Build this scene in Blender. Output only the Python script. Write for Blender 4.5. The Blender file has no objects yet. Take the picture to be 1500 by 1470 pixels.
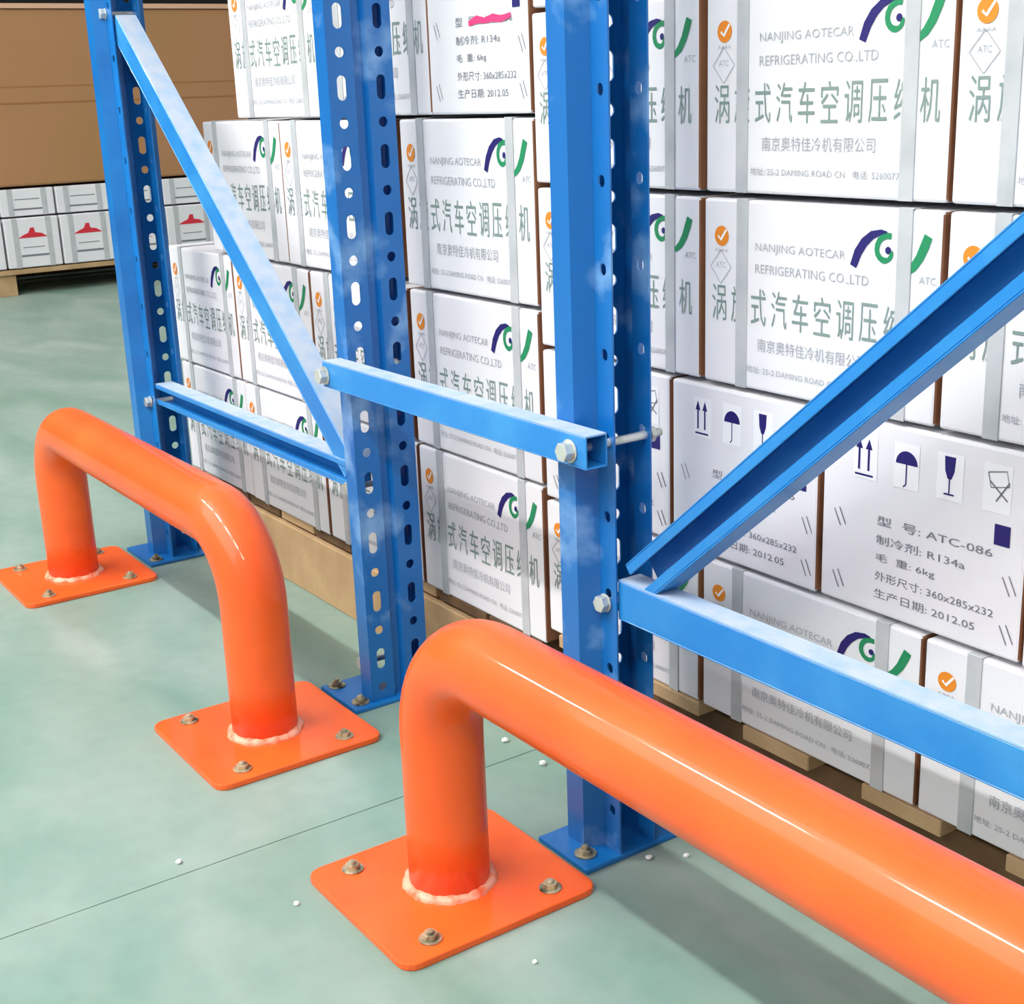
import bpy, bmesh, math, random
from mathutils import Vector, Matrix
random.seed(7)
sc = bpy.context.scene
COL = sc.collection

# ------------------------------------------------------------------ camera
cd = bpy.data.cameras.new('camera'); cam = bpy.data.objects.new('camera', cd); COL.objects.link(cam)
cd.sensor_fit = 'HORIZONTAL'; cd.sensor_width = 36; cd.lens = 2012.17 / 1500 * 36
cd.clip_start = .02; cd.clip_end = 100
_rt = Vector((0.56834679, 0.82198076, -0.03646312))
_dn = Vector((0.21510347, -0.19121334, -0.95768886))
_fw = Vector((-0.79417405, 0.53645605, -0.28548641))
m = Matrix(((_rt.x, -_dn.x, -_fw.x, 0), (_rt.y, -_dn.y, -_fw.y, 0), (_rt.z, -_dn.z, -_fw.z, 1.0), (0, 0, 0, 1)))
cam.matrix_world = m
sc.camera = cam
# ------------------------------------------------------------------ light and exposure
w = bpy.data.worlds.new('world'); sc.world = w; w.use_nodes = True
w.node_tree.nodes['Background'].inputs[0].default_value = (.93, .96, 1, 1)
w.node_tree.nodes['Background'].inputs[1].default_value = .52
sc.view_settings.view_transform = 'Standard'; sc.view_settings.look = 'None'
sc.view_settings.gamma = 1; sc.view_settings.use_curve_mapping = False
sc.view_settings.exposure = .04

def area(name, loc, target, sx, sy, power, col=(1, 1, 1)):
    l = bpy.data.lights.new(name, 'AREA'); l.shape = 'RECTANGLE'; l.size = sx; l.size_y = sy; l.energy = power; l.color = col
    o = bpy.data.objects.new(name, l); COL.objects.link(o); o.location = loc
    o.rotation_euler = (Vector(target) - Vector(loc)).to_track_quat('-Z', 'Y').to_euler()
    return o
area('soft_key_area', (-2.6, -3.2, 4.6), (-1.9, 1.1, .3), 8, 4, 330, (1, .985, .95))  # broad soft key light added overhead on the -Y side, an unseen source
area('far_fill_area', (-8.0, 3.0, 4.5), (-8.5, 3.0, 0), 3, 3, 22, (1, .97, .93))  # unseen fill light added over the far stack

# ------------------------------------------------------------------ materials
MATS = {}
def mat(name, col, rough=.5, metal=0, spec=.5, noise=None, bump=None, coat=0):
    """noise = (scale, colour2, low, high, detail); bump = (scale, strength)"""
    if name in MATS: return MATS[name]
    M = bpy.data.materials.new(name); M.use_nodes = True; nt = M.node_tree; b = nt.nodes['Principled BSDF']
    b.inputs['Base Color'].default_value = (*col, 1); b.inputs['Roughness'].default_value = rough
    b.inputs['Metallic'].default_value = metal; b.inputs['Specular IOR Level'].default_value = spec
    b.inputs['Coat Weight'].default_value = coat; b.inputs['Coat Roughness'].default_value = .08
    tc = nt.nodes.new('ShaderNodeTexCoord')
    if noise:
        n = nt.nodes.new('ShaderNodeTexNoise'); n.inputs['Scale'].default_value = noise[0]; n.inputs['Detail'].default_value = noise[4]
        r = nt.nodes.new('ShaderNodeValToRGB'); r.color_ramp.elements[0].position = noise[2]; r.color_ramp.elements[1].position = noise[3]
        r.color_ramp.elements[0].color = (*col, 1); r.color_ramp.elements[1].color = (*noise[1], 1)
        nt.links.new(tc.outputs['Object'], n.inputs['Vector']); nt.links.new(n.outputs['Fac'], r.inputs[0]); nt.links.new(r.outputs[0], b.inputs['Base Color'])
    if bump:
        n2 = nt.nodes.new('ShaderNodeTexNoise'); n2.inputs['Scale'].default_value = bump[0]; n2.inputs['Detail'].default_value = 3
        bp = nt.nodes.new('ShaderNodeBump'); bp.inputs['Strength'].default_value = bump[1]; bp.inputs['Distance'].default_value = .002
        nt.links.new(tc.outputs['Object'], n2.inputs['Vector']); nt.links.new(n2.outputs['Fac'], bp.inputs['Height']); nt.links.new(bp.outputs[0], b.inputs['Normal'])
    MATS[name] = M; return M

def srgb(r, g, b):
    f = lambda c: (c / 255 / 12.92) if c <= 10 else ((c / 255 + .055) / 1.055) ** 2.4
    return (f(r), f(g), f(b))

ORANGE = mat('orange_enamel', srgb(240, 92, 30), .5, 0, .25, (5, srgb(250, 106, 40), .35, .7, 3), None, .45)
BEAD = mat('orange_weld', srgb(246, 176, 146), .4, 0, .5, (60, srgb(238, 96, 44), .45, .7, 3), (140, .5))
BLUE = mat('blue_powder_coat', srgb(8, 104, 180), .38, 0, .5, (7, srgb(18, 128, 206), .4, .75, 4), None, .25)
BLUEW = mat('blue_powder_coat_scuffed', srgb(8, 104, 180), .38, 0, .5, (11, srgb(130, 176, 222), .56, .76, 6), None, .2)
BRACE = mat('blue_brace_paint', srgb(28, 128, 205), .4, 0, .5, (9, srgb(60, 150, 214), .45, .8, 5), None, .15)
DUST = mat('dusty_blue_paint', srgb(150, 178, 208), .7, 0, .3, (32, srgb(178, 190, 206), .3, .6, 6))
ZINC = mat('zinc_bolt', srgb(214, 218, 212), .38, .55, .5, (30, srgb(150, 150, 135), .5, .8, 3))
DULLB = mat('dull_anchor_bolt', srgb(196, 188, 158), .4, .6, .5, (60, srgb(70, 66, 50), .45, .7, 3))
WHITE = mat('white_carton', srgb(229, 228, 231), .6, 0, .35, (3.5, srgb(221, 220, 224), .35, .7, 2), (40, .08))
KRAFT = mat('kraft_board', srgb(160, 112, 82), .8, 0, .2, (8, srgb(140, 96, 70), .3, .7, 3))
KRAFT2 = mat('brown_carton', srgb(164, 124, 80), .75, 0, .25, (1.3, srgb(174, 126, 90), .3, .7, 2))
KRAFT3 = mat('brown_tape', srgb(160, 108, 66), .5, 0, .35)
STRAP = mat('grey_strap', srgb(190, 192, 194), .35, 0, .5, (20, srgb(176, 179, 182), .4, .7, 2))
SEAM = mat('carton_seam', srgb(196, 194, 198), .7)
WOOD = mat('pallet_wood', srgb(196, 166, 126), .75, 0, .25, (9, srgb(168, 136, 98), .3, .7, 6), (60, .4))
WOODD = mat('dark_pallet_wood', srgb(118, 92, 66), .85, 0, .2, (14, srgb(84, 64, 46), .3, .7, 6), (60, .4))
NAVY = mat('navy_ink', srgb(26, 14, 100), .6); GREEN = mat('green_ink', srgb(22, 132, 84), .6)
GREY = mat('grey_ink', srgb(170, 172, 178), .6); TITLE = mat('grey_green_ink', srgb(124, 144, 138), .6)
DARKINK = mat('dark_grey_ink', srgb(120, 122, 130), .6)
AMBER = mat('amber_ink', srgb(224, 132, 28), .6); RED = mat('red_ink', srgb(206, 40, 56), .6); PINK = mat('pink_marker', srgb(226, 60, 120), .6)
LABEL = mat('white_label', srgb(236, 236, 238), .5)
FOAM = mat('white_foam', srgb(235, 236, 232), .8)

# ------------------------------------------------------------------ mesh helpers
class MB:
    def __init__(s): s.v = []; s.f = []; s.m = []
    def add(s, vs, fs, mi=0):
        b = len(s.v); s.v += [tuple(v) for v in vs]
        for f in fs: s.f.append([b + i for i in f]); s.m.append(mi)
    def box(s, x0, x1, y0, y1, z0, z1, mi=0, faces=None):
        vs = [(x, y, z) for z in (z0, z1) for y in (y0, y1) for x in (x0, x1)]
        s.add(vs, [(0, 2, 3, 1), (4, 5, 7, 6), (0, 1, 5, 4), (1, 3, 7, 5), (3, 2, 6, 7), (2, 0, 4, 6)], mi)
    def prism(s, poly, fn, mi=0):
        """closed 2D polygon swept between fn(p,0) and fn(p,1)"""
        n = len(poly); vs = [fn(p, 0) for p in poly] + [fn(p, 1) for p in poly]
        fs = [(i, (i + 1) % n, n + (i + 1) % n, n + i) for i in range(n)]
        s.add(vs, fs, mi); b = len(s.v) - 2 * n
        s.f.append([b + i for i in reversed(range(n))]); s.m.append(mi); s.f.append([b + n + i for i in range(n)]); s.m.append(mi)
    def cyl(s, c, axis, r, h, n=16, mi=0, r2=None):
        a = Vector(axis).normalized(); q = a.to_track_quat('Z', 'Y'); r2 = r if r2 is None else r2
        vs = []
        for k, rr in ((0, r), (1, r2)):
            for i in range(n):
                t = 2 * math.pi * i / n; vs.append(Vector(c) + q @ Vector((rr * math.cos(t), rr * math.sin(t), h * k)))
        s.add(vs, [(i, (i + 1) % n, n + (i + 1) % n, n + i) for i in range(n)] + [tuple(reversed(range(n))), tuple(range(n, 2 * n))], mi)
    def build(s, name, mats, parent=None, bevel=0, smooth=False, seg=2, ang=35):
        me = bpy.data.meshes.new(name); me.from_pydata(s.v, [], s.f)
        if not isinstance(mats, (list, tuple)): mats = [mats]
        for M in mats: me.materials.append(M)
        for p, i in zip(me.polygons, s.m): p.material_index = i; p.use_smooth = smooth
        bm = bmesh.new(); bm.from_mesh(me)
        bmesh.ops.recalc_face_normals(bm, faces=bm.faces)
        if bevel:
            es = [e for e in bm.edges if len(e.link_faces) == 2 and e.calc_face_angle(0) > math.radians(ang)]
            bmesh.ops.bevel(bm, geom=es, offset=bevel, segments=seg, affect='EDGES', profile=.5, clamp_overlap=True)
            for f in bm.faces: f.smooth = False
            if smooth:
                for f in bm.faces: f.smooth = True
        bm.to_mesh(me); bm.free()
        if smooth: me.set_sharp_from_angle(angle=math.radians(40))
        o = bpy.data.objects.new(name, me); COL.objects.link(o)
        if parent: o.parent = parent
        return o

def tag(o, label=None, cat=None, group=None, kind=None):
    if label: o['label'] = label
    if cat: o['category'] = cat
    if group: o['group'] = group
    if kind: o['kind'] = kind
    return o
def empty(name, loc, label, cat, group=None, rz=0):
    o = bpy.data.objects.new(name, None); COL.objects.link(o); o.location = loc; o.rotation_euler = (0, 0, rz)
    o.empty_display_size = .05
    return tag(o, label, cat, group)
def copy_tree(o, parent=None):
    c = o.copy(); COL.objects.link(c); c.parent = parent
    for ch in list(o.children): copy_tree(ch, c)
    return c
def hexbolt(mb, c, axis, r=.011, h=.008, washer=.015, tip=.006, mi=0):
    a = Vector(axis).normalized(); c = Vector(c)
    mb.cyl(c, a, washer, .0025, 18, mi); mb.cyl(c + a * .0025, a, r, h, 6, mi)
    if tip: mb.cyl(c + a * (.0025 + h), a, r * .55, tip, 12, mi, r * .45)

# ------------------------------------------------------------------ setting
fl = MB(); fl.box(-13, 6, -6, 9, -.1, 0)
# the joint is a real groove: two slabs with a thin dark strip between them
fl = MB(); fl.box(-13, -1.627, -6, 9, -.1, 0); fl.box(-1.6235, 6, -6, 9, -.1, 0); fl.box(-1.627, -1.6235, -6, 9, -.1, -.0012)
M = bpy.data.materials.new('green_epoxy'); M.use_nodes = True; nt = M.node_tree; b = nt.nodes['Principled BSDF']
tc = nt.nodes.new('ShaderNodeTexCoord')
def noise(sc_, det, vec=None, dist=0):
    n = nt.nodes.new('ShaderNodeTexNoise'); n.inputs['Scale'].default_value = sc_; n.inputs['Detail'].default_value = det; n.inputs['Distortion'].default_value = dist
    nt.links.new(vec or tc.outputs['Object'], n.inputs['Vector']); return n
def ramp(src, stops):
    r = nt.nodes.new('ShaderNodeValToRGB'); e = r.color_ramp.elements
    e[0].position, e[0].color = stops[0][0], (*stops[0][1], 1); e[1].position, e[1].color = stops[-1][0], (*stops[-1][1], 1)
    for p, c in stops[1:-1]:
        q = e.new(p); q.color = (*c, 1)
    nt.links.new(src, r.inputs[0]); return r
mp = nt.nodes.new('ShaderNodeMapping'); mp.inputs['Scale'].default_value = (1, 2.4, 1); mp.inputs['Rotation'].default_value = (0, 0, .5)
nt.links.new(tc.outputs['Object'], mp.inputs['Vector'])
n1 = noise(2.0, 5, mp.outputs[0], .5); r1 = ramp(n1.outputs['Fac'], [(.3, srgb(116, 150, 136)), (.5, srgb(136, 161, 149)), (.7, srgb(153, 171, 161))])
n2 = noise(22, 6); r2 = ramp(n2.outputs['Fac'], [(.3, (.93, .93, .93)), (.7, (1.05, 1.05, 1.05))])
mx = nt.nodes.new('ShaderNodeMixRGB'); mx.blend_type = 'MULTIPLY'; mx.inputs[0].default_value = 1
nt.links.new(r1.outputs[0], mx.inputs[1]); nt.links.new(r2.outputs[0], mx.inputs[2]); nt.links.new(mx.outputs[0], b.inputs['Base Color'])
r3 = ramp(n1.outputs['Fac'], [(.3, (.36, .36, .36)), (.7, (.52, .52, .52))]); nt.links.new(r3.outputs[0], b.inputs['Roughness'])
tag(fl.build('floor', M), kind='structure')
WALL = mat('shade_toned_wall', srgb(26, 24, 26), .9)  # near-black colour stands in for the shade beyond the far stack
PALE = mat('pale_wall', srgb(206, 208, 206), .9)
o = MB(); o.box(-13.1, -13, -6, 9, 0, 7); tag(o.build('wall_left', WALL), kind='structure')
o = MB(); o.box(-13, 6, 9, 9.1, 0, 7); tag(o.build('wall_back', PALE), kind='structure')

# ------------------------------------------------------------------ orange guards
def tube_mesh(name, x0, x1, y, zc, r, R, mat_, parent):
    """bent rail: up a post at x0, along, down a post at x1 (local coords)"""
    pts = []; base = .006
    for z in (base, .10, zc - R): pts.append((x0, z))
    for k in range(1, 13):
        t = math.pi / 2 * k / 12; pts.append((x0 + R - R * math.cos(t), zc - R + R * math.sin(t)))
    for k in range(1, 7): pts.append((x0 + R + (x1 - x0 - 2 * R) * k / 7, zc))
    for k in range(0, 13):
        t = math.pi / 2 * k / 12; pts.append((x1 - R + R * math.sin(t), zc - R + R * math.cos(t)))
    for z in (.10, base): pts.append((x1, z))
    bm = bmesh.new(); n = 48; rings = []
    for i, p in enumerate(pts):
        a = pts[max(i - 1, 0)]; c = pts[min(i + 1, len(pts) - 1)]
        t = Vector((c[0] - a[0], 0, c[1] - a[1])).normalized(); side = Vector((0, 1, 0)); up = t.cross(side)
        rings.append([bm.verts.new(Vector((p[0], y, p[1])) + (side * math.cos(2 * math.pi * k / n) + up * math.sin(2 * math.pi * k / n)) * r) for k in range(n)])
    for i in range(len(rings) - 1):
        for k in range(n):
            f = bm.faces.new((rings[i][k], rings[i][(k + 1) % n], rings[i + 1][(k + 1) % n], rings[i + 1][k])); f.smooth = True
    bm.faces.new(rings[0]); bm.faces.new(list(reversed(rings[-1])))
    bmesh.ops.recalc_face_normals(bm, faces=bm.faces)
    me = bpy.data.meshes.new(name); bm.to_mesh(me); bm.free(); me.materials.append(mat_)
    o = bpy.data.objects.new(name, me); COL.objects.link(o); o.parent = parent; return o

def guard(loc, length, zc, pw, pd, label, rz=0):
    root = empty('rack_guard', loc, label, 'guard rail', None, rz)
    tube_mesh('rail', 0, length, 0, zc, .0535, .125, ORANGE, root)
    for px in (0, length):
        mb = MB(); c = .022
        hw, hd = pw / 2, pd / 2; poly = []
        for sx, sy, a0 in ((1, 1, 0), (-1, 1, 90), (-1, -1, 180), (1, -1, 270)):
            for k in range(5):
                t = math.radians(a0 + 22.5 * k); poly.append((px + sx * (hw - c) + c * math.cos(t), sy * (hd - c) + c * math.sin(t)))
        mb.prism(poly, lambda p, k: (p[0], p[1], .010 * k)); mb.build('base_plate', ORANGE, root, .0018)
        wb = bmesh.new(); n, q = 64, 10; vv = []
        for i in range(n):
            t = 2 * math.pi * i / n; wob = 1 + .10 * math.sin(9 * t) + .08 * math.sin(23 * t + 1)
            vv.append([wb.verts.new((px + (.0535 + .0095 * wob * math.cos(math.pi / 2 * j / q)) * math.cos(t) - .001 * math.cos(t),
                                     (.0535 + .0095 * wob * math.cos(math.pi / 2 * j / q)) * math.sin(t), .0095 + .0085 * wob * math.sin(math.pi / 2 * j / q))) for j in range(q + 1)])
        for i in range(n):
            for j in range(q):
                f = wb.faces.new((vv[i][j], vv[(i + 1) % n][j], vv[(i + 1) % n][j + 1], vv[i][j + 1])); f.smooth = True
        me = bpy.data.meshes.new('weld_bead'); wb.to_mesh(me); wb.free(); me.materials.append(BEAD)
        o = bpy.data.objects.new('weld_bead', me); COL.objects.link(o); o.parent = root
        for sx in (-1, 1):
            for sy in (-1, 1):
                hb = MB(); hexbolt(hb, (px + sx * (hw - .034), sy * (hd - .055), .010), (0, 0, 1), .0100, .0065, .0150, .004)
                hb.build('anchor_bolt', DULLB, root, .0008)
    return root
guard((-1.379, .810, 0), 1.0, .352, .268, .292, 'large glossy orange pipe guard rail in the foreground, running out of the frame')
guard((-1.950, .810, 0), 1.0, .352, .285, .288, 'smaller looking orange pipe guard rail further left, both posts visible', math.pi)

# ------------------------------------------------------------------ uprights
def perf_slab(mb, a, b, z0, z1, cols, t=.0026):
    """sheet-metal strip from a to b (xy), thickness t to the left of a->b; cols: (s, half width, [(z, hw, hh)])"""
    a = Vector(a); b = Vector(b); d = (b - a); W = d.length; d.normalize(); nrm = Vector((-d.y, d.x))
    def P(s, z, k):
        q = a + d * s + nrm * (t * k); return (q.x, q.y, z)
    def quad(s0, s1, za, zb):
        for k in (0, 1): mb.add([P(s0, za, k), P(s1, za, k), P(s1, zb, k), P(s0, zb, k)], [(0, 1, 2, 3)])
    cur = 0
    for (s, hw, holes) in sorted(cols):
        m_ = hw + .003; quad(cur, s - m_, z0, z1); cur = s + m_
        hs = sorted(h for h in holes if z0 + h[2] + .004 < h[0] < z1 - h[2] - .004)
        bounds = [z0] + [(hs[i][0] + hs[i + 1][0]) / 2 for i in range(len(hs) - 1)] + [z1]
        for i, (hz, w_, h_) in enumerate(hs):
            za, zb = bounds[i], bounds[i + 1]; n = 16; r = min(w_, h_)
            ring = []
            for j in range(n):
                tt = 2 * math.pi * (j + .5) / n; cx, cy = math.cos(tt), math.sin(tt)
                ring.append((s + (w_ - r) * (1 if cx > 0 else -1) + r * cx, hz + (h_ - r) * (1 if cy > 0 else -1) + r * cy))
            out = []
            for j in range(n):
                tt = 2 * math.pi * (j + .5) / n; cx, cy = math.cos(tt), math.sin(tt); k_ = 1 / max(abs(cx), abs(cy))
                sx, sz = cx * k_, cy * k_
                out.append((s + m_ * sx, hz + (sz * (zb - hz) if sz > 0 else sz * (hz - za))))
            for k in (0, 1):
                vs = [P(*p, k) for p in ring] + [P(*p, k) for p in out]
                mb.add(vs, [(j, (j + 1) % n, n + (j + 1) % n, n + j) for j in range(n)])
                # corner fills
                for cxs, czs, j0, j1 in ((1, 1, 1, 2), (-1, 1, 5, 6), (-1, -1, 9, 10), (1, -1, 13, 14)):
                    zc_ = zb if czs > 0 else za
                    mb.add([P(*out[j0], k), P(s + m_ * cxs, zc_, k), P(*out[j1], k)], [(0, 1, 2)])
            mb.add([P(*p, 0) for p in ring] + [P(*p, 1) for p in ring], [(j, (j + 1) % n, n + (j + 1) % n, n + j) for j in range(n)])
    quad(cur, W, z0, z1)
    for s0 in (0, W): mb.add([P(s0, z0, 0), P(s0, z0, 1), P(s0, z1, 1), P(s0, z1, 0)], [(0, 1, 2, 3)])
    for zz in (z0, z1): mb.add([P(0, zz, 0), P(W, zz, 0), P(W, zz, 1), P(0, zz, 1)], [(0, 1, 2, 3)])

H_UP = 1.9; UW = .113; UD = .082
def upright(root, x, side, slot_z, leg_z, plate, paint):
    """x: web plane; side +1 opens toward +X, -1 opens toward -X. y from 1.0 to 1.113. (world coords, root at origin offset)"""
    ox, oy = root.location.x, root.location.y
    def Q(s, y): return (x + side * s - ox, y - oy)
    P_ = .1035; y0 = 1.0
    slots = [(slot_z + P_ * k, .0082, .0185) for k in range(-12, 14)] + [(slot_z + P_ * (k + .5), .0080, .0080) for k in range(-12, 14)]
    small = [(leg_z + P_ * k, .0062, .0075) for k in range(-12, 14)]
    mb = MB(); z0, z1 = .006, H_UP
    wi = side  # thickness direction handling: order of end points chosen so that thickness goes inwards
    def slab(p, q, cols=()):
        mb_cols = list(cols)
        if side > 0: perf_slab(mb, Q(*p), Q(*q), z0, z1, mb_cols, -.0026)
        else: perf_slab(mb, Q(*p), Q(*q), z0, z1, mb_cols, .0026)
    T = UW
    slab((0, y0), (0, y0 + .045), [(.0225, .0082, slots)])
    slab((0, y0 + .045), (.010, y0 + .050)); slab((.010, y0 + .050), (.010, y0 + .063)); slab((.010, y0 + .063), (0, y0 + .068))
    slab((0, y0 + .068), (0, y0 + T), [(.0225, .0082, slots)])
    # flanges: side strip, inward jog, narrower leg with bolt holes
    slab((.036, y0), (.00265, y0)); slab((.050, y0 + .026), (.036, y0)); slab((UD, y0 + .0262), (.050, y0 + .0262), [(UD - .066, .0062, small)])
    slab((.00265, y0 + T), (.036, y0 + T)); slab((.036, y0 + T), (.050, y0 + T - .026))
    slab((.050, y0 + T - .0262), (UD, y0 + T - .0262), [(.066 - .050, .0062, small)])
    o = mb.build('post', paint, root)
    x0, x1, ya, yb = plate
    pb = MB(); pb.box(x0 - ox, x1 - ox, ya - oy, yb - oy, 0, .008); pb.build('base_plate', BLUE, root, .002)
    return o
def anchor(root, x, y, z=.008, r=.0095):
    hb = MB(); hexbolt(hb, (x - root.location.x, y - root.location.y, z), (0, 0, 1), r, .006, .0155, .005)
    return hb.build('anchor_bolt', DULLB, root, .0008)
def crossbolt(root, x, z, y=1.026, long_=True, name='brace_bolt', y2=1.087, parent_offset=None):
    ox, oy = root.location.x, root.location.y
    hb = MB(); hexbolt(hb, (x - ox, y - oy, z), (0, -1, 0), .0115, .010, .0125, 0)
    hb.cyl((x - ox, y - .004 - oy, z), (0, 1, 0), .0052, y2 + .012 - y, 12)
    hb.cyl((x - ox, y2 + .001 - oy, z), (0, 1, 0), .011, .008, 6)
    return hb.build(name, ZINC, root, .001)
def cbar(root, name, A, B, yf, h, d, mode, lip=.012, t=.0025, top=None, back_y=None, mats=None):
    """channel from A to B ((x,z) centre line of its face), face plane y=yf, face height h, depth d to +Y.
    mode 'web': solid face toward -Y; 'open': lips toward -Y, web at the back; 'tube': closed"""
    ox, oy = root.location.x, root.location.y
    A = Vector((A[0], 0, A[1])); B = Vector((B[0], 0, B[1])); D = (B - A).normalized(); N = Vector((-D.z, 0, D.x))
    if N.z < 0: N = -N
    mb = MB()
    def bar(n0, n1, y0, y1, mi=0):
        vs = []
        for e in (A, B):
            for n_, y_ in ((n0, y0), (n1, y0), (n1, y1), (n0, y1)):
                p = e + N * n_; vs.append((p.x - ox, y_ - oy, p.z))
        mb.add(vs, [(0, 1, 5, 4), (1, 2, 6, 5), (2, 3, 7, 6), (3, 0, 4, 7), (3, 2, 1, 0), (4, 5, 6, 7)], mi)
    hh = h / 2
    bar(hh - t, hh, yf, yf + d, 1); bar(-hh, -hh + t, yf, yf + d)
    if mode in ('web', 'tube'): bar(-hh + t, hh - t, yf, yf + t)
    if mode in ('open', 'tube'): bar(-hh + t, hh - t, yf + d - t, yf + d)
    if mode == 'open': bar(hh - lip, hh - t, yf, yf + t); bar(-hh + t, -hh + lip, yf, yf + t)
    if mode == 'web': bar(hh - lip, hh - t, yf + d - t, yf + d); bar(-hh + t, -hh + lip, yf + d - t, yf + d)
    return mb.build(name, mats or [BRACE, DUST], root, .0008, seg=1)

fa = empty('upright_frame', (-1.34, 1.056, 0), 'near blue perforated upright frame whose braces run out of the frame to the right', 'rack frame')
upright(fa, -1.372, 1, .923, .896, (-1.397, -1.286, .966, 1.146), BLUEW)
upright(fa, -1.372 + 1.07, -1, .923, .896, (-.38, -.24, .968, 1.146), BLUE)
anchor(fa, -1.320, .990); anchor(fa, -1.405, 1.128); anchor(fa, -.36, .990)
cbar(fa, 'horizontal_brace', (-1.2925, .3735), (-.378, .3735), 1.031, .054, .037, 'web')
cbar(fa, 'diagonal_brace', (-1.262, .402), (-.42, 1.118), 1.033, .056, .040, 'open', .015, mats=[BRACE, BRACE])
crossbolt(fa, -1.312, .365); crossbolt(fa, -.364, .365)

fb = empty('upright_frame', (-2.46, 1.056, 0), 'far blue perforated upright frame behind the far guard, braced between its two posts', 'rack frame')
upright(fb, -1.930, -1, .912, .885, (-2.050, -1.920, .962, 1.146), BLUEW)
upright(fb, -3.000, 1, .505, .89, (-3.06, -2.90, .968, 1.146), BLUE)
anchor(fb, -2.032, .985); anchor(fb, -1.945, .985); anchor(fb, -2.925, .990); anchor(fb, -3.035, 1.128); anchor(fb, -2.945, 1.130)
cbar(fb, 'horizontal_brace', (-2.920, .389), (-2.012, .389), 1.031, .046, .040, 'open', .011)
cbar(fb, 'diagonal_brace', (-2.930, 1.163), (-2.020, .398), 1.033, .050, .044, 'web', mats=[BRACE, DUST])
crossbolt(fb, -2.945, .368); crossbolt(fb, -2.955, 1.186); crossbolt(fb, -1.998, .372); crossbolt(fb, -1.998, .054, y2=1.087)

sp = empty('row_spacer', (-1.62, .98, .58), 'light blue horizontal tie bar bolted between the two upright frames', 'tie bar')
cbar(sp, 'bar', (-1.955, 0), (-1.268, 0), .966, .042, .033, 'tube')
bpy.data.objects['bar'].location.z = .002
def spb(x):
    hb = MB(); ox, oy = -1.62, .98
    hexbolt(hb, (x - ox, .966 - oy, 0), (0, -1, 0), .0125, .012, .015, 0)
    hb.cyl((x - ox, .964 - oy, 0), (0, 1, 0), .0055, .146, 12); hb.cyl((x - ox, 1.089 - oy, 0), (0, 1, 0), .011, .008, 6)
    hb.build('spacer_bolt', ZINC, sp, .001)
spb(-1.300); spb(-1.966 + .02)

# ------------------------------------------------------------------ printing
_glyph = {}
def glyphs(txt):
    if txt in _glyph: return _glyph[txt]
    c = bpy.data.curves.new('t', 'FONT'); c.body = txt; c.resolution_u = 2; c.size = 1
    o = bpy.data.objects.new('t', c); COL.objects.link(o)
    dg = bpy.context.evaluated_depsgraph_get(); me = bpy.data.meshes.new_from_object(o.evaluated_get(dg))
    vs = [tuple(v.co) for v in me.vertices]; fs = [tuple(p.vertices) for p in me.polygons]
    bpy.data.objects.remove(o); bpy.data.curves.remove(c); bpy.data.meshes.remove(me)
    _glyph[txt] = (vs, fs); return vs, fs
EPS = -.0007
class Print(MB):
    """flat ink in box fractions: u to the right, v downwards, on the carton's front face"""
    def __init__(s, w_, h_): super().__init__(); s.w = w_; s.h = h_
    def pt(s, u, v, e=0): return (u * s.w, EPS - e, s.h * (1 - v))
    def text(s, txt, u0, u1, v0, v1, mi):
        vs, fs = glyphs(txt)
        if not vs: return
        xs = [p[0] for p in vs]; ys = [p[1] for p in vs]; ax, bx, ay, by = min(xs), max(xs), min(ys), max(ys)
        s.add([s.pt(u0 + (u1 - u0) * (p[0] - ax) / (bx - ax), v1 - (v1 - v0) * (p[1] - ay) / (by - ay)) for p in vs], fs, mi)
    def rect(s, u0, u1, v0, v1, mi, e=0): s.add([s.pt(u0, v1, e), s.pt(u1, v1, e), s.pt(u1, v0, e), s.pt(u0, v0, e)], [(0, 1, 2, 3)], mi)
    def band(s, pts, mi):
        """pts: (u, v, half width in metres)"""
        L = []; R_ = []
        for i, (u, v, hw) in enumerate(pts):
            a = pts[max(0, i - 1)]; b_ = pts[min(len(pts) - 1, i + 1)]
            d = Vector(((b_[0] - a[0]) * s.w, -(b_[1] - a[1]) * s.h)).normalized(); n = Vector((-d.y, d.x)) * hw
            L.append((u + n.x / s.w, v - n.y / s.h)); R_.append((u - n.x / s.w, v + n.y / s.h))
        for i in range(len(pts) - 1): s.add([s.pt(*L[i]), s.pt(*L[i + 1]), s.pt(*R_[i + 1]), s.pt(*R_[i])], [(0, 1, 2, 3)], mi)
    def disc(s, u, v, r, mi, n=16, r0=0, a0=0, a1=360, e=0):
        for k in range(n):
            t0 = math.radians(a0 + (a1 - a0) * k / n); t1 = math.radians(a0 + (a1 - a0) * (k + 1) / n)
            q = lambda rr, t: s.pt(u + rr * math.cos(t) / s.w, v - rr * math.sin(t) / s.h, e)
            if r0: s.add([q(r0, t0), q(r, t0), q(r, t1), q(r0, t1)], [(0, 1, 2, 3)], mi)
            else: s.add([q(0, t0), q(r, t0), q(r, t1)], [(0, 1, 2)], mi)
BW, BH, BD = .366, .232, .28
def spread(p, txt, u0, pitch, cw, v0, v1, mi):
    for i, ch in enumerate(txt): p.text(ch, u0 + pitch * i - cw / 2, u0 + pitch * i + cw / 2, v0, v1, mi)
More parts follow.
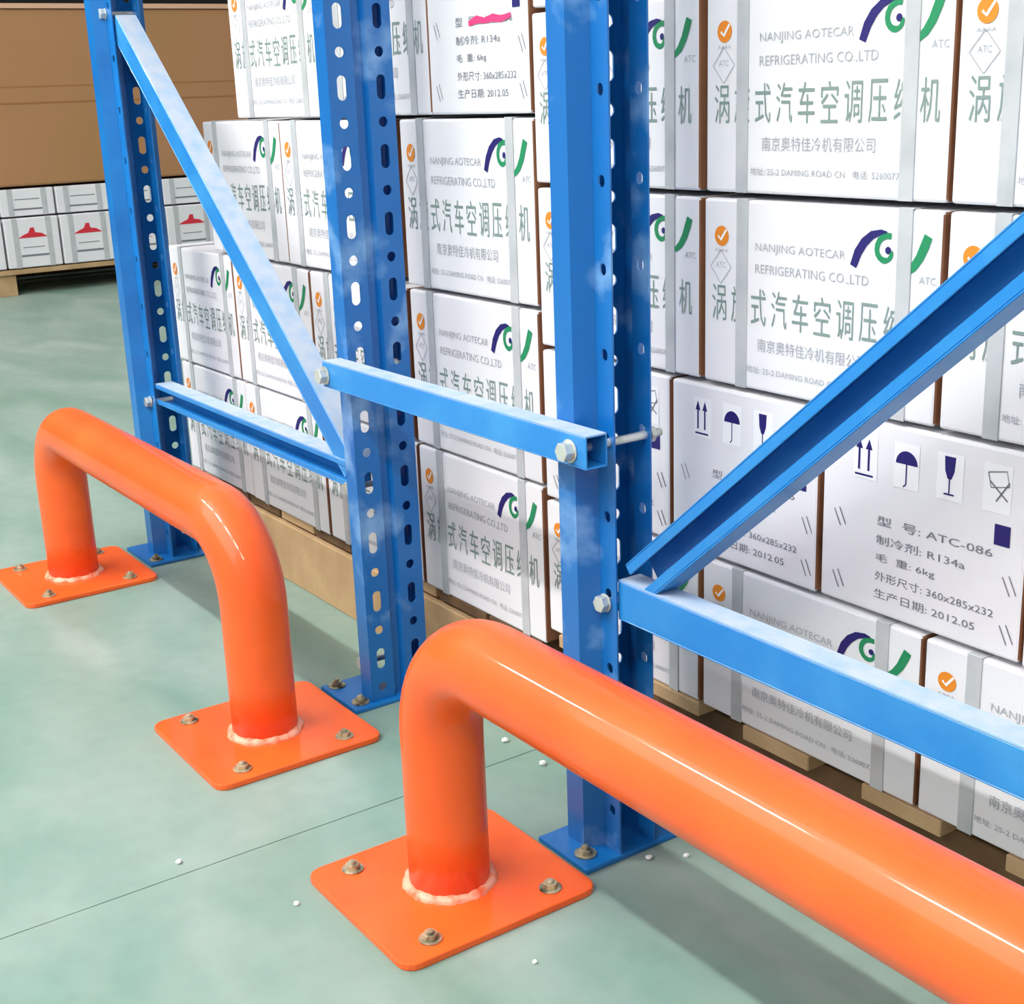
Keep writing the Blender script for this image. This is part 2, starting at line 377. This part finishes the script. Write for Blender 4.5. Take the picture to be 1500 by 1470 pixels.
def front_print():
    """flat ink of the carton's long side: list of (part name, mesh builder, inks)"""
    p = Print(BW, BH)
    spread(p, '涡旋式汽车空调压缩机', .078, .0945, .070, .455, .650, 0)
    q = Print(BW, BH); q2 = Print(BW, BH); q3 = Print(BW, BH); q4 = Print(BW, BH)
    q.text('NANJING AOTECAR', .250, .640, .215, .270, 0)
    q2.text('REFRIGERATING CO.,LTD', .250, .735, .325, .380, 0)
    q3.text('南京奥特佳冷机有限公司', .265, .735, .715, .785, 0)
    q4.text('地址: 25-2 DAMING ROAD CN   电话: 5260077', .215, .830, .868, .908, 0)
    d = Print(BW, BH)
    for a, b_ in (((.035, .36), (.085, .27)), ((.085, .27), (.135, .36)), ((.135, .36), (.085, .45)), ((.085, .45), (.035, .36))):
        d.band([(*a, .0006), (*b_, .0006)], 0)
    d.text('ATC', .062, .108, .335, .365, 0)
    g = Print(BW, BH)
    # navy sweep, small green spiral, green tail
    g.band([(.672, .285, .0048), (.690, .215, .0056), (.713, .165, .0054), (.743, .128, .0046), (.778, .112, .0030), (.800, .112, .0012)], 0)
    sp_ = []
    for k in range(15):
        t = math.radians(70 + 21 * k); r = .0178 - .00082 * k; sp_.append((.800 + r * math.cos(t) / BW, .200 - r * math.sin(t) / BH, .0034 if k < 10 else .0026))
    g.band(sp_, 1); g.disc(.806, .195, .0042, 0, 10)
    g.band([(.850, .300, .0012), (.876, .292, .0034), (.902, .262, .0048), (.924, .215, .0054), (.940, .160, .0058), (.952, .115, .0056)], 1)
    g.text('ATC', .925, .985, .300, .335, 2)
    a = Print(BW, BH)
    a.disc(.088, .195, .0125, 0, 20)
    c = Print(BW, BH); c.band([(.072, .195, .0016), (.085, .215, .0018), (.112, .160, .0014)], 1)
    a.add([(v[0], v[1] - .0004, v[2]) for v in c.v], c.f, 1)
    a.text('AAAA', .055, .120, .262, .280, 2)
    return [('title_lettering', p, [TITLE]), ('company_lettering', q, [GREY]), ('company_lettering', q2, [GREY]), ('factory_lettering', q3, [GREY]), ('address_lettering', q4, [GREY]), ('diamond_mark', d, [GREY]), ('logo', g, [NAVY, GREEN, GREY]), ('amber_mark', a, [AMBER, LABEL, GREY])]
def side_print():
    out = []
    def new(u=None):
        p = Print(.285, BH)
        if u is not None: p.rect(u, u + .125, .075, .305, 1, -.0003)
        return p
    p = new(.165)
    for u in (.195, .245):
        p.band([(u, .26, .0016), (u, .14, .0016)], 2); p.add([p.pt(u - .018, .150), p.pt(u + .018, .150), p.pt(u, .095)], [(0, 1, 2)], 2)
    p.band([(.175, .285, .0012), (.27, .285, .0012)], 2); out.append(('arrow_symbol', p))
    p = new(.375); p.disc(.438, .18, .0155, 2, 14, 0, 0, 180); p.band([(.438, .18, .0009), (.438, .28, .0009), (.425, .295, .0009)], 2); out.append(('umbrella_symbol', p))
    p = new(.585); p.add([p.pt(.62, .09), p.pt(.672, .09), p.pt(.668, .16), p.pt(.655, .20), p.pt(.637, .20), p.pt(.624, .16)], [(0, 1, 2, 3, 4, 5)], 2)
    p.band([(.646, .19, .0009), (.646, .27, .0009)], 2); p.band([(.622, .275, .0010), (.67, .275, .0010)], 2); out.append(('glass_symbol', p))
    p = new(.80); p.band([(.82, .12, .0008), (.90, .10, .0008), (.915, .17, .0008), (.835, .19, .0008), (.82, .12, .0008)], 0); p.band([(.86, .25, .001), (.915, .15, .001)], 0); p.band([(.83, .16, .001), (.91, .24, .001)], 0); out.append(('crossed_symbol', p))
    p = new(); p.rect(.862, .932, .355, .455, 2); out.append(('navy_square', p))
    p = new()
    for txt, u1, v in (('型  号: ATC-086', .86, .475), ('制冷剂: R134a', .74, .575), ('毛  重: 6kg', .60, .672), ('外形尺寸: 360x285x232', .88, .768), ('生产日期: 2012.05', .80, .862)):
        p.text(txt, .30, u1, v, v + .050, 0)
    out.append(('printed_lettering', p))
    for u, v in ((.07, .50), (.91, .60), (.91, .84), (.07, .84)):
        p = new(); p.band([(u, v, .0008), (u + .035, v + .085, .0008)], 0); p.band([(u + .028, v - .012, .0008), (u + .063, v + .073, .0008)], 0); out.append(('slash_mark', p))
    return [(n_, p_, [DARKINK, LABEL, NAVY]) for n_, p_ in out]
def carton_mesh(w_, h_, d_):
    mb = MB(); mb.box(0, w_, 0, d_, 0, h_)
    o = mb.build('body', [WHITE, KRAFT], None, .0035, seg=2)
    for p in o.data.polygons:
        if abs(p.normal.x) > .9: p.material_index = 1
    return o
def link(o, parent): o.parent = parent; return o
def make_box(kind):
    root = bpy.data.objects.new('carton_box', None); COL.objects.link(root); root.empty_display_size = .05
    if kind == 'front':
        link(carton_mesh(BW, BH, BD), root)
        for n_, p_, ms in front_print(): link(p_.build(n_, ms), root)
        for u in (.188, .858):
            s = MB(); x = u * BW; hw = .0098; e = .0016
            s.box(x - hw, x + hw, -e, 0, -0.0, BH + e); s.box(x - hw, x + hw, 0, BD, BH, BH + e); s.box(x - hw, x + hw, BD, BD + e, 0, BH + e)
            link(s.build('strap', STRAP, None, .0004, seg=1), root)
        s = MB(); s.box(.004, BW - .004, BD / 2 - .024, BD / 2 + .024, BH, BH + .0006); link(s.build('tape', LABEL), root)
    else:
        link(carton_mesh(.285, BH, BD), root)
        for n_, p_, ms in side_print(): link(p_.build(n_, ms), root)
        s = MB(); s.box(.1425 - .024, .1425 + .024, .004, BD - .004, BH, BH + .0006); link(s.build('tape', LABEL), root)
    return root
PROTO = {'front': make_box('front'), 'side': make_box('side')}
USED = {'front': False, 'side': False}
def place(kind, x0, x1, y, z0, z1, label, group, name=None):
    p = PROTO[kind]
    if USED[kind]: p = copy_tree(p)
    USED[kind] = True
    w0 = BW if kind == 'front' else .285
    p.location = (x0, y + random.uniform(-.002, .002), z0); p.scale = ((x1 - x0) / w0, 1, (z1 - z0) / BH)
    for ch in p.children:      # straps are never tied in quite the same place
        if ch.name.startswith('strap'): ch.location.x = random.uniform(-.007, .004)
    tag(p, label, 'box', group); return p

KR = .99; YR, YL = 1.190 * KR, 1.176
GR, GL = 'white cartons on the right pallet', 'white cartons on the left pallet'
g = .005
rows = [(.177, .3955), (.399, .6315), (.6355, .8690), (.8735, 1.1085), (1.1125, 1.345)]
rows = [(1 - (1 - a) * KR, 1 - (1 - b_ + .0035) * KR) for a, b_ in rows]
cols = [(-1.665, -1.3165), (-1.3055, -.9405), (-.934, -.569), (-.563, -.198)]
cols = [(a * KR, b_ * KR) for a, b_ in cols]
names_r = ['lowest', 'second', 'third', 'fourth', 'top']
poscol = ['white carton half hidden behind the near blue post, %s layer', 'white strapped carton right of the near blue post, %s layer', 'white strapped carton at right photo edge, %s layer', 'white carton beyond the right photo edge, %s layer']
for ri, (z0, z1) in enumerate(rows):
    if ri == 1: continue
    for ci, (x0, x1) in enumerate(cols):
        place('front', x0, x1, YR, z0, z1, poscol[ci] % names_r[ri], GR)
sidecols = [(-1.665, -1.3745), (-1.3665, -1.1035), (-1.0975, -.8165), (-.810, -.530), (-.524, -.244)] 
sidecols = [(a * KR, b_ * KR) for a, b_ in sidecols]
sl = ['turned white carton mostly hidden behind the near blue post, second layer', 'turned white carton with arrow symbols, crossed by the foot of the near diagonal brace',
      'turned white carton with umbrella, glass and navy square marks, below the diagonal brace', 'turned white carton cut off by the right photo edge, second layer', 'turned white carton beyond the right photo edge, second layer']
for (x0, x1), lb in zip(sidecols, sl): place('side', x0, x1, YR - .001, rows[1][0], rows[1][1], lb, GR)

lrows = [(.156, .4150), (.4205, .6870), (.6945, .9640), (.9705, 1.236)]
lcols = [[(-3.130, -2.768), (-2.762, -2.400), (-2.394, -2.036), (-2.028, -1.660)],
         [(-3.136, -2.778), (-2.772, -2.412), (-2.406, -2.042), (-2.030, -1.658)],
         [(-2.862, -2.491), (-2.485, -2.113), (-2.032, -1.655)],
         [(-2.682, -2.308), (-2.300, -1.934)]]
where = [['leftmost', 'second from left', 'third from left', 'rightmost'], ['leftmost', 'second from left', 'third from left', 'rightmost'],
         ['leftmost', 'middle', 'rightmost'], ['leftmost', 'middle']]
ln = ['lowest layer', 'second layer', 'third layer', 'top layer']
for ri, cs in enumerate(lcols):
    for ci, (x0, x1) in enumerate(cs):
        place('front', x0, x1, YL + (.004 if ri == 3 else 0), lrows[ri][0], lrows[ri][1], 'white strapped carton, %s in the %s, left stack' % (where[ri][ci], ln[ri]), GL)
tb = place('side', -1.927, -1.657, YL, lrows[3][0], lrows[3][1], 'turned white carton with a pink marker stroke, top right of the left stack', GL)
pk = Print(.285, BH); pk.band([(.44, .515, .003), (.52, .495, .005), (.60, .505, .0035), (.68, .495, .005), (.76, .505, .004), (.85, .49, .003)], 0)
for i, v in enumerate(pk.v): pk.v[i] = (v[0], v[1] - .0006, v[2])
pk.build('marker_stroke', PINK, tb)

# ------------------------------------------------------------------ pallets
def pallet(name, x0, x1, y0, y1, h, deck, label, style):
    root = empty(name, ((x0 + x1) / 2, y0, 0), label, 'pallet')
    ox, oy = root.location.x, root.location.y
    if style == 'deck':       # deck boards run in depth, their ends face the front
        x = x0
        while x < x1 - .05:
            wd = .118; mb = MB(); mb.box(x - ox, min(x + wd, x1) - ox, 0, y1 - y0, h - deck, h); mb.build('deck_board', WOOD, root, .0015, seg=1); x += .205
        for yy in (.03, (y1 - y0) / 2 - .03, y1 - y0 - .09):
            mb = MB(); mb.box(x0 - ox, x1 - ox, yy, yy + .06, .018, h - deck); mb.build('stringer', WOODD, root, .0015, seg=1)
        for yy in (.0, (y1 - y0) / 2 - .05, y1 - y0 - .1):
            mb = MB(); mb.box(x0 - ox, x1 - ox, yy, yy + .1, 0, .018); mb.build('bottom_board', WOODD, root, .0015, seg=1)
    else:
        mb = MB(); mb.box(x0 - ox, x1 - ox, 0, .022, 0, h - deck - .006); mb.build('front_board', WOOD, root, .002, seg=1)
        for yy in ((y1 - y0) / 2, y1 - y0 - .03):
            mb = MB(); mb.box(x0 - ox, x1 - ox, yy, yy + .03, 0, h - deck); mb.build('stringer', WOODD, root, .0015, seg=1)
        n = 9; pit = (x1 - x0 + .01) / n
        for k in range(n):
            mb = MB(); a = x0 + pit * k; mb.box(a - ox, a + pit - .01 - ox, .006, y1 - y0, h - deck, h - .0005); mb.build('deck_board', WOODD if k % 3 else WOOD, root, .0015, seg=1)
        mb = MB(); mb.box(x1 - .03 - ox, x1 - ox, .022, y1 - y0, 0, h - deck); mb.build('end_board', WOODD, root, .0015, seg=1)
    return root
pallet('wooden_pallet', -1.622, -.19, YR - .004, YR + .62, .1845, .021, 'wooden pallet with spaced deck boards under the right stack of cartons', 'deck')
pallet('wooden_pallet', -3.12, -1.675, YL - .004, YL + .62, .155, .018, 'tan wooden pallet with a solid front board under the left stack of cartons', 'solid')

# ------------------------------------------------------------------ far stack across the aisle (faces +X)
XB = -8.0
def far_carton(y0, y1, z0, z1, red, label, group, xf=XB):
    root = empty('far_carton_box', (xf - .15, (y0 + y1) / 2, z0), label, 'box', group)
    hy = (y1 - y0) / 2 - .006; h = z1 - z0 - .006
    mb = MB(); mb.box(-.15, .15, -hy, hy, 0, h); mb.build('body', WHITE, root, .006)
    for s in (-1, 1):
        t = MB(); t.box(.15, .1525, s * hy * .62 - .014, s * hy * .62 + .014, 0, h); t.build('strap', STRAP, root)
    q = MB()
    if red:
        poly = [(-.082, .60), (-.05, .66), (-.022, .70), (-.008, .80), (.012, .80), (.016, .70), (.05, .68), (.085, .60)]; q.prism(poly, lambda p, k: (.15 + .0012 * k, p[0], h * p[1]))
        q.build('red_mark', RED, root)
        q = MB(); q.box(.15, .1512, -.075, .08, h * .22, h * .26); q.box(.15, .1512, -.06, .06, h * .40, h * .415); q.build('printed_line', DARKINK, root)
    else:
        q.box(.15, .1512, -.085, .085, h * .22, h * .28); q.box(.15, .1512, -.07, .07, h * .6, h * .63); q.build('printed_line', DARKINK, root)
    return root
ys = [1.43, 1.745, 2.06, 2.375, 2.69, 3.005, 3.32, 3.635]
words = ['at the far left end', 'next to the far left end', 'at the left edge of the photo', 'left of the far blue post', 'behind the far blue post', 'right of the far blue post', 'beside the diagonal brace', 'at its right end']
for i in range(7):
    far_carton(ys[i], ys[i + 1], .152, .432, True, 'small distant white carton with red mark, ' + words[i], 'distant white cartons under the brown carton')
    far_carton(ys[i], ys[i + 1], .436, .590, False, 'small distant white carton with grey print, ' + words[i], 'distant white cartons under the brown carton', XB - .02)
def far_pallet():
    root = empty('wooden_pallet', (XB - .5, 2.6, 0), 'distant low pallet with a dark gap under the far white cartons', 'pallet')
    mb = MB()
    for k in range(6):
        mb = MB(); x = .5 - .18 * k; mb.box(x - .14, x, -1.25, 1.1, .118, .145); mb.build('deck_board', WOOD, root, .002, seg=1)
    for yy in (-1.2, -.63, .95):
        mb = MB(); mb.box(-.45, .485, yy, yy + .13, 0, .118); mb.build('support_block', WOOD, root, .002, seg=1)
    mb = MB(); mb.box(-.46, -.44, -1.2, 1.08, 0, .118); mb.build('rear_board', WOODD, root)
far_pallet()
big = empty('brown_carton', (XB - .42, 2.52, .598), 'large long brown carton with a tape band lying on the distant white cartons', 'box')
mb = MB(); mb.box(-.40, .40, -1.25, 1.08, 0, .935); mb.build('body', KRAFT2, big, .012)
mb = MB(); mb.box(.40, .4015, -1.245, 1.075, .445, .525); mb.build('tape_band', KRAFT2, big)
for z in (.440, .525):
    mb = MB(); mb.box(.399, .4022, -1.246, 1.076, z, z + .008); mb.build('tape_edge', KRAFT3, big)
mb = MB(); mb.box(-.38, .41, -1.255, 1.085, .936, .962); tag(mb.build('lid_edge', mat('pale_kraft', srgb(214, 170, 140), .7), big))

# ------------------------------------------------------------------ crumbs on the floor
cr = [(-1.679, 1.103, .006), (-1.577, 1.104, .0055), (-1.267, 1.057, .005), (-1.240, 1.100, .0045), (-1.657, .543, .0045), (-1.463, .627, .004), (-1.173, .80, .0035)]
lab = ['tiny white foam crumb seen under the near guard rail, left one', 'tiny white foam crumb seen under the near guard rail, right one', 'tiny white foam crumb in front of the near post base plate', 'tiny white foam crumb right of the near post base plate',
       'tiny white foam crumb on the open green floor beside the joint', 'tiny white foam crumb left of the near guard plate', 'tiny white foam crumb right of the near guard plate']
for (x, y, r), l in zip(cr, lab):
    bm = bmesh.new(); bmesh.ops.create_icosphere(bm, subdivisions=2, radius=r)
    for v in bm.verts: v.co *= random.uniform(.8, 1.15); v.co.z *= .7
    me = bpy.data.meshes.new('foam_crumb'); bm.to_mesh(me); bm.free(); me.materials.append(FOAM)
    o = bpy.data.objects.new('foam_crumb', me); COL.objects.link(o); o.location = (x, y, r * .6); tag(o, l, 'crumb', 'foam crumbs on the floor')

# ------------------------------------------------------------------ lamps overhead
LAMP = bpy.data.materials.new('lamp_tube'); LAMP.use_nodes = True; b = LAMP.node_tree.nodes['Principled BSDF']
b.inputs['Emission Color'].default_value = (1, .98, .95, 1); b.inputs['Emission Strength'].default_value = 150
for i in range(6):
    x = -6.6 + 1.75 * i
    r = empty('strip_light', (x, -1.75, 4.5), 'white strip light hanging above the aisle, out of view', 'lamp', 'strip lights overhead')
    mb = MB(); mb.box(-.58, .58, -.1, .1, .03, .09); mb.build('housing', PALE, r, .004); mb = MB(); mb.box(-.55, .55, -.06, .06, .0, .03); mb.build('diffuser', LAMP, r, .004)
